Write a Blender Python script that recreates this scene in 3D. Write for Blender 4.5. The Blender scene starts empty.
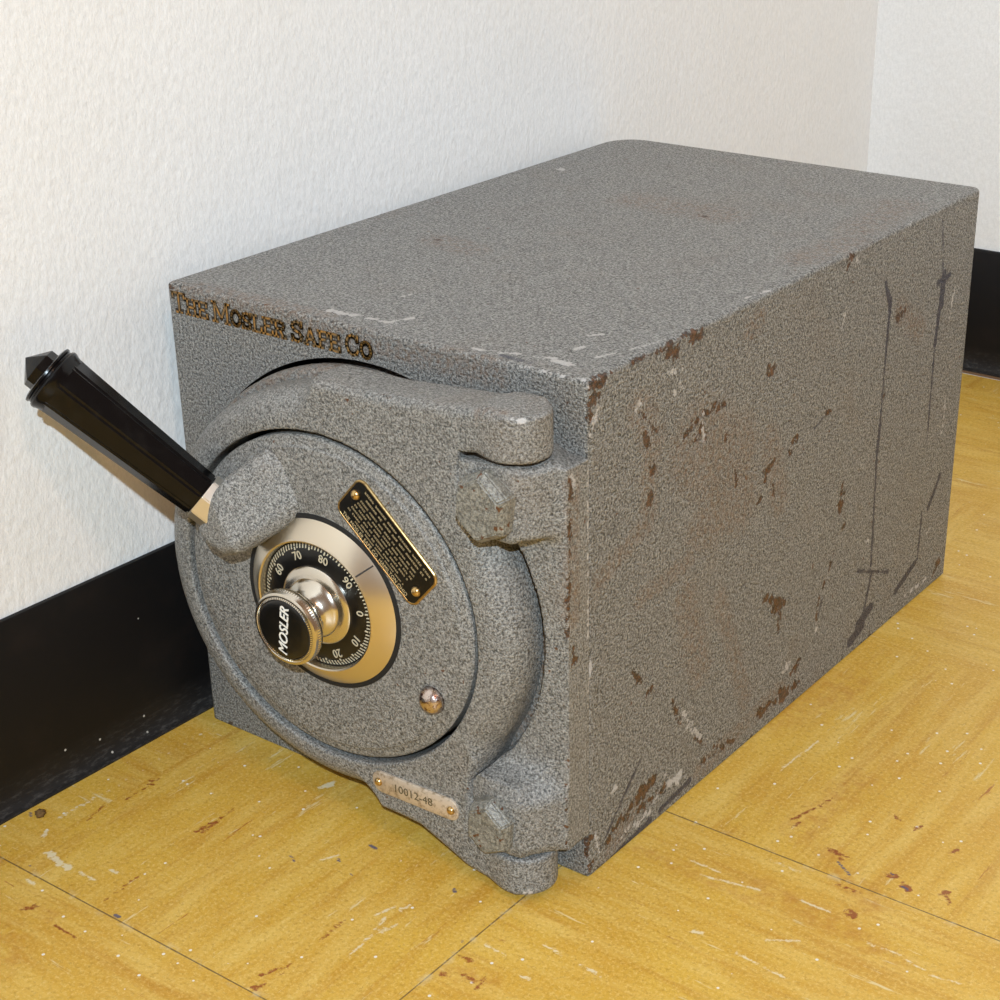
CAMR = [[0.807392, -0.241048, 0.538529], [0.589925, 0.345712, -0.729706], [-0.010281, 0.906851, 0.421326]]
CAMC = [0.66628, -0.57357, 0.51417]
CAMF = 1727.3857088244565
CAMP = [550.6302289108969, 532.2435464589352]
CRUMB = (-0.0019, -0.1217, 0)
FLASH = 54.0
FOFF = (.12, .36, 1.6)
BULB = 36.0
WCOL = (1, .60, .35, 1)
WSTR = .24
EXPO = 0.0
HROT = 2
MARKS={
 'side': [('R',0.2637,0.0032,0.2574,0.2637,0.0123,0.2579,0.0022),('R',0.2637,0.0039,0.254,0.2637,0.0077,0.2519,0.0026),('R',0.2637,0.0024,0.2494,0.2637,0.0047,0.2486,0.0022),('R',0.2637,0.0017,0.2454,0.2637,0.0032,0.2422,0.0013),('R',0.2637,0.0185,0.2584,0.2637,0.0614,0.2583,0.0007),('R',0.2637,0.0614,0.2583,0.2637,0.0916,0.2591,0.0007),('R',0.2637,0.0648,0.2559,0.2637,0.0726,0.2537,0.0028),('R',0.2637,0.0675,0.2522,0.2637,0.0727,0.2497,0.0023),('R',0.2637,0.0829,0.2566,0.2637,0.0926,0.2569,0.0019),('R',0.2637,0.1591,0.218,0.2637,0.1684,0.2175,0.0023),('R',0.2637,0.0993,0.2141,0.2637,0.1152,0.2144,0.0015),('R',0.2637,0.0921,0.2128,0.2637,0.0814,0.2101,0.0019),('R',0.2637,0.0965,0.2155,0.2637,0.0982,0.2005,0.0006),('R',0.2637,0.0529,0.2014,0.2637,0.0512,0.1994,0.0021),('R',0.2637,0.0515,0.1897,0.2637,0.0508,0.1822,0.0021),('R',0.2637,0.167,0.1631,0.2637,0.16,0.1587,0.0024),('R',0.2637,0.1713,0.1508,0.2637,0.171,0.1422,0.0012),('R',0.2637,0.1931,0.1709,0.2637,0.1863,0.1628,0.0014),('R',0.2637,0.2534,0.121,0.2637,0.2519,0.104,0.0019),('R',0.2637,0.258,0.0954,0.2637,0.257,0.0932,0.0012),('R',0.2637,0.1707,0.0827,0.2637,0.1871,0.074,0.0033),('R',0.2637,0.1768,0.0764,0.2637,0.1853,0.0691,0.0028),('R',0.2637,0.1854,0.0671,0.2637,0.1842,0.0564,0.0011),('R',0.2637,0.2475,0.0809,0.2637,0.2362,0.0629,0.0009),('R',0.2637,0.2319,0.0583,0.2637,0.23,0.0435,0.0007),('R',0.2637,0.2471,0.2567,0.2637,0.2395,0.2536,0.0022),('R',0.2637,0.2036,0.0218,0.2637,0.2126,0.0262,0.0023),('R',0.2637,0.2117,0.0121,0.2637,0.1848,0.0116,0.0035),('R',0.2637,0.1812,0.0134,0.2637,0.1656,0.0119,0.0029),('R',0.2637,0.1405,0.0101,0.2637,0.1038,0.0137,0.0022),('R',0.2637,0.0613,0.0274,0.2637,0.0456,0.0232,0.0031),('R',0.2637,0.0474,0.0234,0.2637,0.0321,0.018,0.0031),('R',0.2637,0.032,0.0216,0.2637,0.0144,0.013,0.0018),('R',0.2637,0.0692,0.0177,0.2637,0.0458,0.0152,0.0021),('R',0.2637,0.0014,0.0246,0.2637,0.0014,0.0045,0.0025),('R',0.2637,0.119,0.0166,0.2637,0.1267,0.0108,0.0022),('R',0.2637,0.0742,0.065,0.2637,0.0824,0.0491,0.0012),('R',0.2637,0.037,0.0997,0.2637,0.0451,0.0904,0.001),('R',0.2637,0.0516,0.0816,0.2637,0.0551,0.0828,0.0015),('R',0.2637,0.0989,0.0318,0.2637,0.1084,0.0226,0.0013),('R',0.2637,0.4028,0.0162,0.2637,0.3953,0.0075,0.0024),('R',0.2637,0.0429,0.231,0.2637,0.0541,0.22,0.0014),('R',0.2637,0.0457,0.2198,0.2637,0.0483,0.215,0.0018),('R',0.2637,0.0917,0.2026,0.2637,0.0978,0.2084,0.0015),('R',0.2637,0.2311,0.1743,0.2637,0.2255,0.1732,0.0011),('R',0.2637,0.1568,0.1474,0.2637,0.1538,0.1456,0.0011),('R',0.2637,0.1294,0.175,0.2637,0.132,0.1647,0.0008),('R',0.2637,0.3003,0.1619,0.2637,0.2992,0.161,0.0012),('R',0.2637,0.3186,0.2084,0.2637,0.3088,0.205,0.0018),('R',0.2637,0.1201,0.1975,0.2637,0.1194,0.1935,0.001),('G',0.2637,0.0024,0.2359,0.2637,0.007,0.2456,0.0007),('G',0.2637,0.0411,0.2378,0.2637,0.0379,0.2335,0.0009),('G',0.2637,0.0759,0.236,0.2637,0.0769,0.2327,0.0012),('G',0.2637,0.0699,0.2344,0.2637,0.0699,0.2334,0.0009),('G',0.2637,0.0763,0.2254,0.2637,0.0764,0.2244,0.0007),('G',0.2637,0.0643,0.2449,0.2637,0.0765,0.2433,0.0007),('G',0.2637,0.0031,0.1261,0.2637,-0.0001,0.1073,0.0005),('G',0.2637,0.0842,0.053,0.2637,0.0926,0.0398,0.0014),('G',0.2637,0.0926,0.0404,0.2637,0.104,0.0298,0.0014),('G',0.2637,0.242,0.2257,0.2637,0.2372,0.2185,0.0014),('G',0.2637,0.3883,0.2047,0.2637,0.3834,0.1864,0.0008),('G',0.2637,0.3898,0.1338,0.2637,0.3887,0.11,0.0008),('G',0.2637,0.0699,0.0241,0.2637,0.0561,0.0107,0.0008),('G',0.2637,0.0552,0.0088,0.2637,0.0432,0.0082,0.0011),('G',0.2637,0.0413,0.0104,0.2637,0.0241,0.008,0.0011),('G',0.2637,0.0118,0.0031,0.2637,0.0048,0.0238,0.0008),('G',0.2637,0.3845,0.0082,0.2637,0.3532,0.0089,0.0016),('G',0.2637,0.0238,0.0414,0.2637,0.0221,0.04,0.001),('G',0.2637,0.2316,0.0394,0.2637,0.2287,0.0335,0.0009),('G',0.2637,0.1992,0.031,0.2637,0.1926,0.0276,0.0012),('G',0.2637,0.0838,0.0142,0.2637,0.0721,0.0162,0.0021),('G',0.2637,0.0966,0.2145,0.2637,0.0973,0.2008,0.0004),('G',0.2637,0.3821,0.0444,0.2637,0.3808,0.0435,0.001),('G',0.2637,0.275,0.1266,0.2637,0.2793,0.1232,0.0009),('G',0.2637,0.2905,0.0726,0.2637,0.2922,0.07,0.0012),('G',0.2637,0.3148,0.2604,0.2637,0.3186,0.2607,0.0012),('G',0.2637,0.2505,0.257,0.2637,0.2535,0.2524,0.0007),('B',0.2637,0.2905,0.2315,0.2637,0.2979,0.2168,0.0017),('B',0.2637,0.2987,0.2195,0.2637,0.2974,0.1962,0.0015),('B',0.2637,0.2974,0.1962,0.2637,0.2966,0.1444,0.0009),('B',0.2637,0.2966,0.1444,0.2637,0.2953,0.1279,0.0017),('B',0.2637,0.2953,0.1279,0.2637,0.2987,0.0527,0.001),('B',0.2637,0.2812,0.0557,0.2637,0.3242,0.0377,0.001),('B',0.2637,0.2998,0.0455,0.2637,0.2936,0.0242,0.0014),('B',0.2637,0.302,0.022,0.2637,0.2866,0.0168,0.0037),('B',0.2637,0.2923,0.0143,0.2637,0.2771,0.0093,0.0037),('B',0.2637,0.3701,0.2167,0.2637,0.3696,0.1982,0.0034),('B',0.2637,0.3681,0.1986,0.2637,0.3658,0.174,0.0022),('B',0.2637,0.3658,0.174,0.2637,0.3663,0.112,0.0008),('B',0.2637,0.3616,0.2519,0.2637,0.3682,0.219,0.0007),('B',0.2637,0.379,0.2145,0.2637,0.3623,0.2137,0.0015),('B',0.2637,0.3918,0.0795,0.2637,0.3773,0.0617,0.0017),('B',0.2637,0.3684,0.0622,0.2637,0.3672,0.0289,0.0011),('B',0.2637,0.3643,0.0286,0.2637,0.3372,0.0184,0.0023),('B',0.2637,0.0451,0.0454,0.2637,0.01,0.0114,0.0005),('B',0.2637,0.0189,0.0002,0.2637,0.0553,0.0038,0.0016),('B',0.2637,0.0648,0.0047,0.2637,0.094,0.0076,0.0016),('B',0.2637,0.2311,0.1743,0.2637,0.2145,0.1691,0.0006),('B',0.2637,0.2359,0.0553,0.2637,0.232,0.0472,0.0006),('A',0.2637,0.0412,0.2339,0.2637,0.0542,0.215,0.0074),('A',0.2637,0.0518,0.2108,0.2637,0.0492,0.1761,0.0056),('A',0.2637,0.0942,0.207,0.2637,0.1337,0.1833,0.0139),('A',0.2637,0.051,0.1754,0.2637,0.0096,0.1607,0.0042),('A',0.2637,0.0854,0.1995,0.2637,0.1357,0.155,0.015),('A',0.2637,0.0843,0.119,0.2637,0.1009,0.0713,0.0082),('A',0.2637,0.0969,0.1528,0.2637,0.1259,0.153,0.0101),('A',0.2637,0.1646,0.1786,0.2637,0.1788,0.1394,0.0074),('A',0.2637,0.119,0.1045,0.2637,0.1499,0.0297,0.0054),('A',0.2637,0.1901,0.017,0.2637,0.1041,0.0086,0.005),('A',0.2637,0.3118,0.2102,0.2637,0.342,0.19,0.006),('A',0.2637,0.139,0.2453,0.2637,0.1486,0.2478,0.005),('A',0.2637,0.0456,0.0213,0.2637,0.0188,0.0063,0.0051),('A',0.2637,0.0881,0.1397,0.2637,0.0432,0.1363,0.0039)],
 'top': [('R',0.2657,-0.0011,0.26,0.2642,0.0086,0.26,0.0009),('R',0.265,0.0014,0.26,0.2654,0.0381,0.26,0.0005),('R',0.0643,0.1389,0.26,0.0675,0.1385,0.26,0.0011),('R',-0.0141,0.393,0.26,-0.0106,0.3916,0.26,0.0021),('R',0.1563,0.2657,0.26,0.1615,0.2638,0.26,0.0015),('R',0.0051,-0.0019,0.26,0.0146,-0.0039,0.26,0.0016),('G',0.0269,-0.0018,0.26,0.048,-0.0016,0.26,0.0015),('G',0.0972,-0.0032,0.26,0.1155,-0.0019,0.26,0.0012),('G',0.1784,-0.0032,0.26,0.2066,-0.0023,0.26,0.0012),('G',0.2278,-0.0007,0.26,0.2592,0.0006,0.26,0.001),('G',0.1389,0.0159,0.26,0.1442,0.0251,0.26,0.0007),('G',0.1038,0.0108,0.26,0.1169,0.0121,0.26,0.002),('G',0.1904,0.005,0.26,0.2089,0.0093,0.26,0.0007),('G',0.2089,0.0093,0.26,0.2305,0.0142,0.26,0.0008),('G',0.2305,0.0142,0.26,0.2459,0.0134,0.26,0.0015),('G',0.2351,-0.0068,0.26,0.261,0.0018,0.26,0.0007),('G',0.2279,0.0497,0.26,0.2316,0.0557,0.26,0.0012),('G',0.2352,0.0307,0.26,0.2353,0.0375,0.26,0.0007),('G',0.2489,0.0284,0.26,0.2549,0.0442,0.26,0.0007),('G',0.2549,0.0442,0.26,0.26,0.0629,0.26,0.0006),('G',0.1157,0.0405,0.26,0.1186,0.0545,0.26,0.0006),('G',0.1139,0.0139,0.26,0.1453,0.0129,0.26,0.0007),('G',0.0203,0.3163,0.26,0.0262,0.3103,0.26,0.001),('G',0.2583,0.1376,0.26,0.2621,0.1603,0.26,0.0005),('B',0.2114,0.006,0.26,0.229,0.005,0.26,0.0011),('A',0.0192,0.0055,0.26,0.1081,0.0061,0.26,0.0035),('A',0.2472,0.2873,0.26,0.2411,0.3502,0.26,0.0106),('A',0.1084,0.2756,0.26,0.1658,0.2721,0.26,0.0131),('A',0.1316,-0.0055,0.26,0.2156,0.0006,0.26,0.0023),('A',0.0661,0.1401,0.26,0.0925,0.1336,0.26,0.0083),('A',0.2486,0.2159,0.26,0.2522,0.2656,0.26,0.0088)],
 'front': [('R',0.0014,0.0,0.2589,0.0062,0.0,0.2565,0.0016),('R',0.2639,0.0,0.2584,0.2649,0.0,0.2378,0.0007),('R',0.2617,0.0,0.0222,0.2635,0.0,0.004,0.0007),('R',0.2521,0.0,0.249,0.2527,0.0,0.2487,0.0007),('R',0.2143,0.0,0.2376,0.2267,0.0,0.2374,0.0008),('G',0.0003,0.0,-0.0107,0.0285,0.0,-0.012,0.0007),('G',0.2633,0.0,0.256,0.2633,0.0,0.2624,0.0006),('A',0.0011,0.0,0.2573,0.0939,0.0,0.2576,0.0036),('A',0.0935,0.0,0.254,0.2158,0.0,0.2518,0.0042),('A',0.0935,0.0,0.254,0.1417,0.0,0.253,0.0048)],
 'door': [('R',0.2406,-0.034,0.2548,0.2496,-0.034,0.2536,0.001),('R',0.2496,-0.034,0.2531,0.2659,-0.034,0.2562,0.0013),('R',0.2664,-0.034,0.2586,0.2669,-0.034,0.2538,0.0017),('R',0.176,-0.034,0.2462,0.1783,-0.034,0.2457,0.0007),('R',0.1743,-0.034,0.2391,0.1761,-0.034,0.2381,0.0008),('R',0.1909,-0.034,0.2418,0.1915,-0.034,0.2409,0.0005),('R',0.1962,-0.034,0.1901,0.1968,-0.034,0.1893,0.0006),('R',0.1384,-0.034,0.2175,0.1397,-0.034,0.2183,0.0009),('R',0.1284,-0.034,0.2132,0.1305,-0.034,0.2152,0.0006),('R',0.1224,-0.034,0.2169,0.1243,-0.034,0.2168,0.0005),('R',0.2279,-0.034,0.0509,0.2285,-0.034,0.05,0.0007),('R',0.2667,-0.034,0.0312,0.2631,-0.034,0.0263,0.0014),('G',0.249,-0.034,0.2498,0.2658,-0.034,0.2518,0.0011),('G',0.2332,-0.034,0.0043,0.2593,-0.034,0.0085,0.0011),('G',0.2473,-0.034,0.0056,0.2557,-0.034,0.0081,0.0015),('B',0.2644,-0.034,0.0314,0.2661,-0.034,0.0287,0.0012),('A',0.2312,-0.034,0.2482,0.266,-0.034,0.2625,0.0021),('A',0.2187,-0.034,0.2773,0.2214,-0.034,0.2774,0.0009)],
 'pad': [('R',0.2637,-0.0135,0.2196,0.2637,-0.0146,0.1805,0.0006),('R',0.2637,-0.0147,0.1731,0.2637,-0.0158,0.1408,0.0004),('R',0.2637,-0.0135,0.1346,0.2637,-0.0112,0.1284,0.0016),('R',0.2637,-0.0172,0.086,0.2637,-0.0186,0.0279,0.0007),('R',0.2637,-0.0135,0.2177,0.2637,-0.0121,0.2087,0.0009),('G',0.2637,-0.0127,0.2217,0.2637,-0.0105,0.2148,0.0009),('G',0.2637,0.0001,0.2187,0.2637,-0.0001,0.1338,0.0004),('A',0.2637,-0.012,0.2181,0.2637,-0.0126,0.1496,0.0035)],
 'floor': [('R',0.0213,-0.1095,0.0,0.017,-0.0944,0.0,0.0006),('R',0.0227,-0.0857,0.0,0.0219,-0.0602,0.0,0.0007),('R',0.0189,-0.0647,0.0,0.0244,-0.0669,0.0,0.0006),('R',0.0751,-0.0847,0.0,0.077,-0.0723,0.0,0.0013),('R',0.077,-0.0723,0.0,0.0762,-0.0571,0.0,0.0006),('R',0.0792,-0.0829,0.0,0.0773,-0.0676,0.0,0.0008),('R',0.0817,-0.15,0.0,0.0802,-0.1263,0.0,0.0007),('R',0.0546,-0.177,0.0,0.0587,-0.1731,0.0,0.0013),('R',0.0774,-0.1769,0.0,0.0929,-0.1778,0.0,0.0005),('R',0.1883,-0.1119,0.0,0.1883,-0.0981,0.0,0.0007),('R',0.1864,-0.0994,0.0,0.1877,-0.0939,0.0,0.0007),('R',0.1877,-0.1558,0.0,0.1895,-0.1495,0.0,0.0014),('R',0.184,-0.1458,0.0,0.1872,-0.1374,0.0,0.001),('R',0.1907,-0.141,0.0,0.1887,-0.1311,0.0,0.0006),('R',0.3225,0.1059,0.0,0.329,0.1344,0.0,0.0008),('R',0.3247,0.0965,0.0,0.3251,0.1033,0.0,0.0008),('R',0.32,0.1019,0.0,0.3253,0.1192,0.0,0.0005),('R',0.3658,0.0663,0.0,0.3787,0.0676,0.0,0.001),('R',0.3789,0.0495,0.0,0.3853,0.0503,0.0,0.002),('R',0.3817,0.0885,0.0,0.3864,0.0889,0.0,0.002),('R',0.3909,0.0851,0.0,0.397,0.0835,0.0,0.002),('R',0.4101,0.088,0.0,0.4123,0.0924,0.0,0.001),('R',0.4104,0.093,0.0,0.4174,0.0835,0.0,0.0008),('R',0.3996,0.1228,0.0,0.4018,0.1275,0.0,0.0008),('R',0.2584,-0.0928,0.0,0.2654,-0.0921,0.0,0.0014),('R',0.2697,-0.0974,0.0,0.2683,-0.0883,0.0,0.0007),('R',0.2489,-0.097,0.0,0.2537,-0.097,0.0,0.0009),('R',0.2492,-0.0828,0.0,0.2576,-0.0822,0.0,0.0009),('R',0.2572,-0.0629,0.0,0.26,-0.0627,0.0,0.0006),('R',0.3623,0.1374,0.0,0.366,0.1345,0.0,0.0011),('R',0.3766,0.131,0.0,0.3775,0.135,0.0,0.0011),('R',0.3493,0.0903,0.0,0.3586,0.0885,0.0,0.0026),('G',0.0071,-0.1162,0.0,0.0087,-0.0839,0.0,0.0011),('G',0.0087,-0.0839,0.0,0.0059,-0.0041,0.0,0.0011),('G',0.0138,-0.1346,0.0,0.0114,-0.1276,0.0,0.0011),('G',0.0265,-0.1417,0.0,0.0457,-0.1416,0.0,0.0019),('G',0.0537,-0.142,0.0,0.0651,-0.1421,0.0,0.0008),('G',0.0379,-0.1614,0.0,0.043,-0.1618,0.0,0.0008),('G',0.1968,-0.0827,0.0,0.2006,-0.0724,0.0,0.0006),('G',0.2018,-0.081,0.0,0.2044,-0.0913,0.0,0.0008),('G',0.2097,-0.0829,0.0,0.2055,-0.0996,0.0,0.0008),('G',0.2055,-0.067,0.0,0.2041,-0.0728,0.0,0.0007),('G',0.2065,-0.1007,0.0,0.2065,-0.1097,0.0,0.0005),('G',0.2072,-0.1118,0.0,0.2079,-0.114,0.0,0.0005),('G',0.0998,-0.0172,0.0,0.1024,-0.0106,0.0,0.0016),('G',0.3262,-0.0057,0.0,0.3327,-0.0028,0.0,0.0008),('G',0.3513,-0.0067,0.0,0.3791,-0.0095,0.0,0.0005),('G',0.3568,0.0453,0.0,0.373,0.0453,0.0,0.0005),('G',0.3289,0.0654,0.0,0.3459,0.0652,0.0,0.0005),('G',0.3969,0.0346,0.0,0.4143,0.0355,0.0,0.0006),('G',0.4178,0.0335,0.0,0.4283,0.0323,0.0,0.0006),('G',0.4316,0.0304,0.0,0.4473,0.0332,0.0,0.0006),('G',0.2963,0.0423,0.0,0.3137,0.0423,0.0,0.0006),('G',0.3069,0.0345,0.0,0.3371,0.041,0.0,0.0005),('G',0.2924,0.1406,0.0,0.2955,0.1804,0.0,0.0006),('G',0.3326,0.2437,0.0,0.3363,0.2559,0.0,0.0015),('G',0.28,-0.0775,0.0,0.2858,-0.0776,0.0,0.0007),('G',0.2766,-0.0536,0.0,0.2865,-0.0554,0.0,0.0007),('G',0.2982,-0.0559,0.0,0.3096,-0.0563,0.0,0.0007),('G',0.2537,-0.0698,0.0,0.2658,-0.0702,0.0,0.0007),('G',0.1337,-0.0072,0.0,0.1374,-0.0081,0.0,0.0005),('G',0.0647,-0.1322,0.0,0.0699,-0.1316,0.0,0.0008),('G',0.1447,-0.0652,0.0,0.15,-0.0562,0.0,0.0005),('G',0.3582,0.009,0.0,0.3719,0.0178,0.0,0.0005),('B',0.1515,-0.0593,0.0,0.1531,-0.0603,0.0,0.001),('B',0.1778,-0.0009,0.0,0.1788,-0.0013,0.0,0.0007),('B',0.1293,-0.0708,0.0,0.1346,-0.0734,0.0,0.0005),('B',0.2148,-0.0448,0.0,0.2167,-0.0464,0.0,0.001),('B',0.0948,-0.1551,0.0,0.0976,-0.155,0.0,0.0011),('B',0.2431,-0.0738,0.0,0.244,-0.0741,0.0,0.0008),('B',0.1494,-0.0211,0.0,0.1504,-0.0214,0.0,0.0007),('B',0.1653,-0.0649,0.0,0.1663,-0.0652,0.0,0.0007),('B',-0.0088,-0.1229,0.0,-0.0062,-0.1244,0.0,0.0008),('B',0.1566,-0.0409,0.0,0.1614,-0.0418,0.0,0.001),('B',0.0285,-0.1527,0.0,0.0296,-0.153,0.0,0.0006),('B',0.3574,0.0835,0.0,0.3672,0.0773,0.0,0.0008),('B',0.3822,0.0909,0.0,0.3845,0.0895,0.0,0.0008),('B',0.392,0.0839,0.0,0.3958,0.0827,0.0,0.0008),('A',0.055,-0.1738,0.0,0.0692,-0.1733,0.0,0.0041),('A',0.0621,-0.197,0.0,0.0791,-0.2073,0.0,0.0091),('A',0.3534,0.0879,0.0,0.3861,0.0613,0.0,0.0071),('A',0.3285,0.097,0.0,0.3323,0.1567,0.0,0.0081),('A',0.2711,0.0349,0.0,0.3411,0.0341,0.0,0.004),('A',0.3291,0.0452,0.0,0.4159,0.0322,0.0,0.0059),('A',0.2667,0.1864,0.0,0.283,0.2538,0.0,0.0118),('A',0.2518,-0.0932,0.0,0.271,-0.0881,0.0,0.0047)],
}
import bpy, bmesh, math, random
import numpy as np
from mathutils import Vector, Matrix
random.seed(7)
scene = bpy.context.scene
COL = scene.collection

# ------------------------------------------------------------------ sizes (metres)
W, D, H = .2637, .4171, .26
CX, CZ = .1315, .1300          # centre of the round door
_th = math.radians(13); _k = 1.045
_Q = np.array([[math.cos(_th), math.sin(_th)], [-math.sin(_th), math.cos(_th)]])
EM = _Q.T @ np.diag([_k, 1/_k]) @ _Q       # the cast door is very slightly oval
EMI = np.linalg.inv(EM)
WALLX0, WALLS = -.0185, .02    # left wall: x = WALLX0 + WALLS*y
WBY = .806                     # back wall

# ------------------------------------------------------------------ helpers
def link_mesh(name, verts, faces, mat=None, parent=None, smooth=True):
    me = bpy.data.meshes.new(name)
    me.from_pydata([tuple(map(float, v)) for v in verts], [], [tuple(map(int, f)) for f in faces])
    me.validate(clean_customdata=False); me.update()
    if smooth:
        me.shade_smooth()
    o = bpy.data.objects.new(name, me); COL.objects.link(o)
    if mat: me.materials.append(mat)
    if parent: o.parent = parent
    return o
def obj_bm(name, bm, mat=None, parent=None, smooth=False, angle=None):
    me = bpy.data.meshes.new(name)
    bmesh.ops.recalc_face_normals(bm, faces=bm.faces)
    bm.to_mesh(me); bm.free()
    if smooth: me.shade_smooth()
    if angle is not None:
        me.shade_smooth()
        try: me.set_sharp_from_angle(angle=math.radians(angle))
        except Exception: pass
    o = bpy.data.objects.new(name, me); COL.objects.link(o)
    if mat: me.materials.append(mat)
    if parent: o.parent = parent
    return o
def lathe(profile, n=128, oval=True, close=False):
    """profile (radius, t): t = distance in front of the safe's face; returns verts, faces about the door centre"""
    V = []; F = []
    for (r, t) in profile:
        for i in range(n):
            a = 2*math.pi*i/n
            x, z = r*math.cos(a), r*math.sin(a)
            if oval: x, z = EM @ np.array([x, z])
            V.append((CX+x, -t, CZ+z))
    m = len(profile)
    for j in range(m-1 if not close else m):
        for i in range(n):
            a = j*n+i; b = j*n+(i+1) % n; j2 = (j+1) % m
            F.append((a, b, j2*n+(i+1) % n, j2*n+i))
    return V, F
def lathe_obj(name, profile, mat, parent, n=128, oval=True, angle=35, close=False, caps=(False, False)):
    V, F = lathe(profile, n, oval, close)
    m = len(profile)
    if caps[0]: F.append(tuple(range(n))[::-1])
    if caps[1]: F.append(tuple(range((m-1)*n, m*n)))
    o = link_mesh(name, V, F, mat, parent)
    fix_normals(o)
    o.data.set_sharp_from_angle(angle=math.radians(angle))
    return o
def fix_normals(o):
    bm = bmesh.new(); bm.from_mesh(o.data)
    bmesh.ops.recalc_face_normals(bm, faces=bm.faces)
    bm.to_mesh(o.data); bm.free()
def fillet(r0, t0, r1, t1, rc, n=7, corner='out'):
    """quarter round between a side wall (r0) and a front (t1)"""
    out = []
    for i in range(n+1):
        a = math.pi/2*i/n
        out.append((r0-rc+rc*math.cos(a), t1-rc+rc*math.sin(a)))
    return out

# ------------------------------------------------------------------ materials
class NT:
    def __init__(s, name):
        s.m = bpy.data.materials.new(name); s.m.use_nodes = True
        s.t = s.m.node_tree; s.n = s.t.nodes; s.l = s.t.links
        s.b = s.n['Principled BSDF']
    def node(s, typ, **kw):
        n = s.n.new(typ)
        for k, v in kw.items():
            if k == 'ins':
                for kk, vv in v.items(): s.set(n.inputs[kk], vv)
            else: setattr(n, k, v)
        return n
    def set(s, inp, v):
        if isinstance(v, bpy.types.NodeSocket): s.l.new(v, inp)
        elif v is not None: inp.default_value = v
    def obj(s, scale=None):
        c = s.node('ShaderNodeTexCoord').outputs['Object']
        if scale:
            c = s.node('ShaderNodeVectorMath', operation='MULTIPLY', ins={0: c, 1: scale}).outputs[0]
        return c
    def noise(s, vec, scale, detail=2, rough=.5, dist=0, out='Fac'):
        return s.node('ShaderNodeTexNoise', ins={'Vector': vec, 'Scale': scale, 'Detail': detail, 'Roughness': rough, 'Distortion': dist}).outputs[out]
    def vor(s, vec, scale, feature='F1', out='Distance', rnd=1.0):
        n = s.node('ShaderNodeTexVoronoi', feature=feature); s.set(n.inputs['Vector'], vec); s.set(n.inputs['Scale'], scale); n.inputs['Randomness'].default_value = rnd
        return n.outputs[out]
    def math(s, op, a, b=None, c=None, clamp=False):
        n = s.node('ShaderNodeMath', operation=op, use_clamp=clamp)
        s.set(n.inputs[0], a)
        if b is not None: s.set(n.inputs[1], b)
        if c is not None: s.set(n.inputs[2], c)
        return n.outputs[0]
    def ramp(s, fac, lo, hi, a=0., b=1.):
        n = s.node('ShaderNodeMapRange', ins={0: fac, 1: lo, 2: hi, 3: a, 4: b}); n.clamp = True
        return n.outputs[0]
    def mix(s, fac, a, b):
        n = s.node('ShaderNodeMix', data_type='RGBA')
        s.set(n.inputs[0], fac); s.set(n.inputs[6], a); s.set(n.inputs[7], b)
        return n.outputs[2]
    def bump(s, h, dist, strength=1., nrm=None):
        n = s.node('ShaderNodeBump', ins={'Height': h, 'Distance': dist, 'Strength': strength})
        if nrm is not None: s.set(n.inputs['Normal'], nrm)
        return n.outputs[0]
    def final(s, color=None, rough=None, metal=None, normal=None, **kw):
        if color is not None: s.set(s.b.inputs['Base Color'], color)
        if rough is not None: s.set(s.b.inputs['Roughness'], rough)
        if metal is not None: s.set(s.b.inputs['Metallic'], metal)
        if normal is not None: s.set(s.b.inputs['Normal'], normal)
        for k, v in kw.items(): s.set(s.b.inputs[k], v)
        return s.m
def srgb(r, g, b):
    f = lambda c: (c/255/12.92) if c/255 <= .04045 else ((c/255+.055)/1.055)**2.4
    return (f(r), f(g), f(b), 1)

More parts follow.
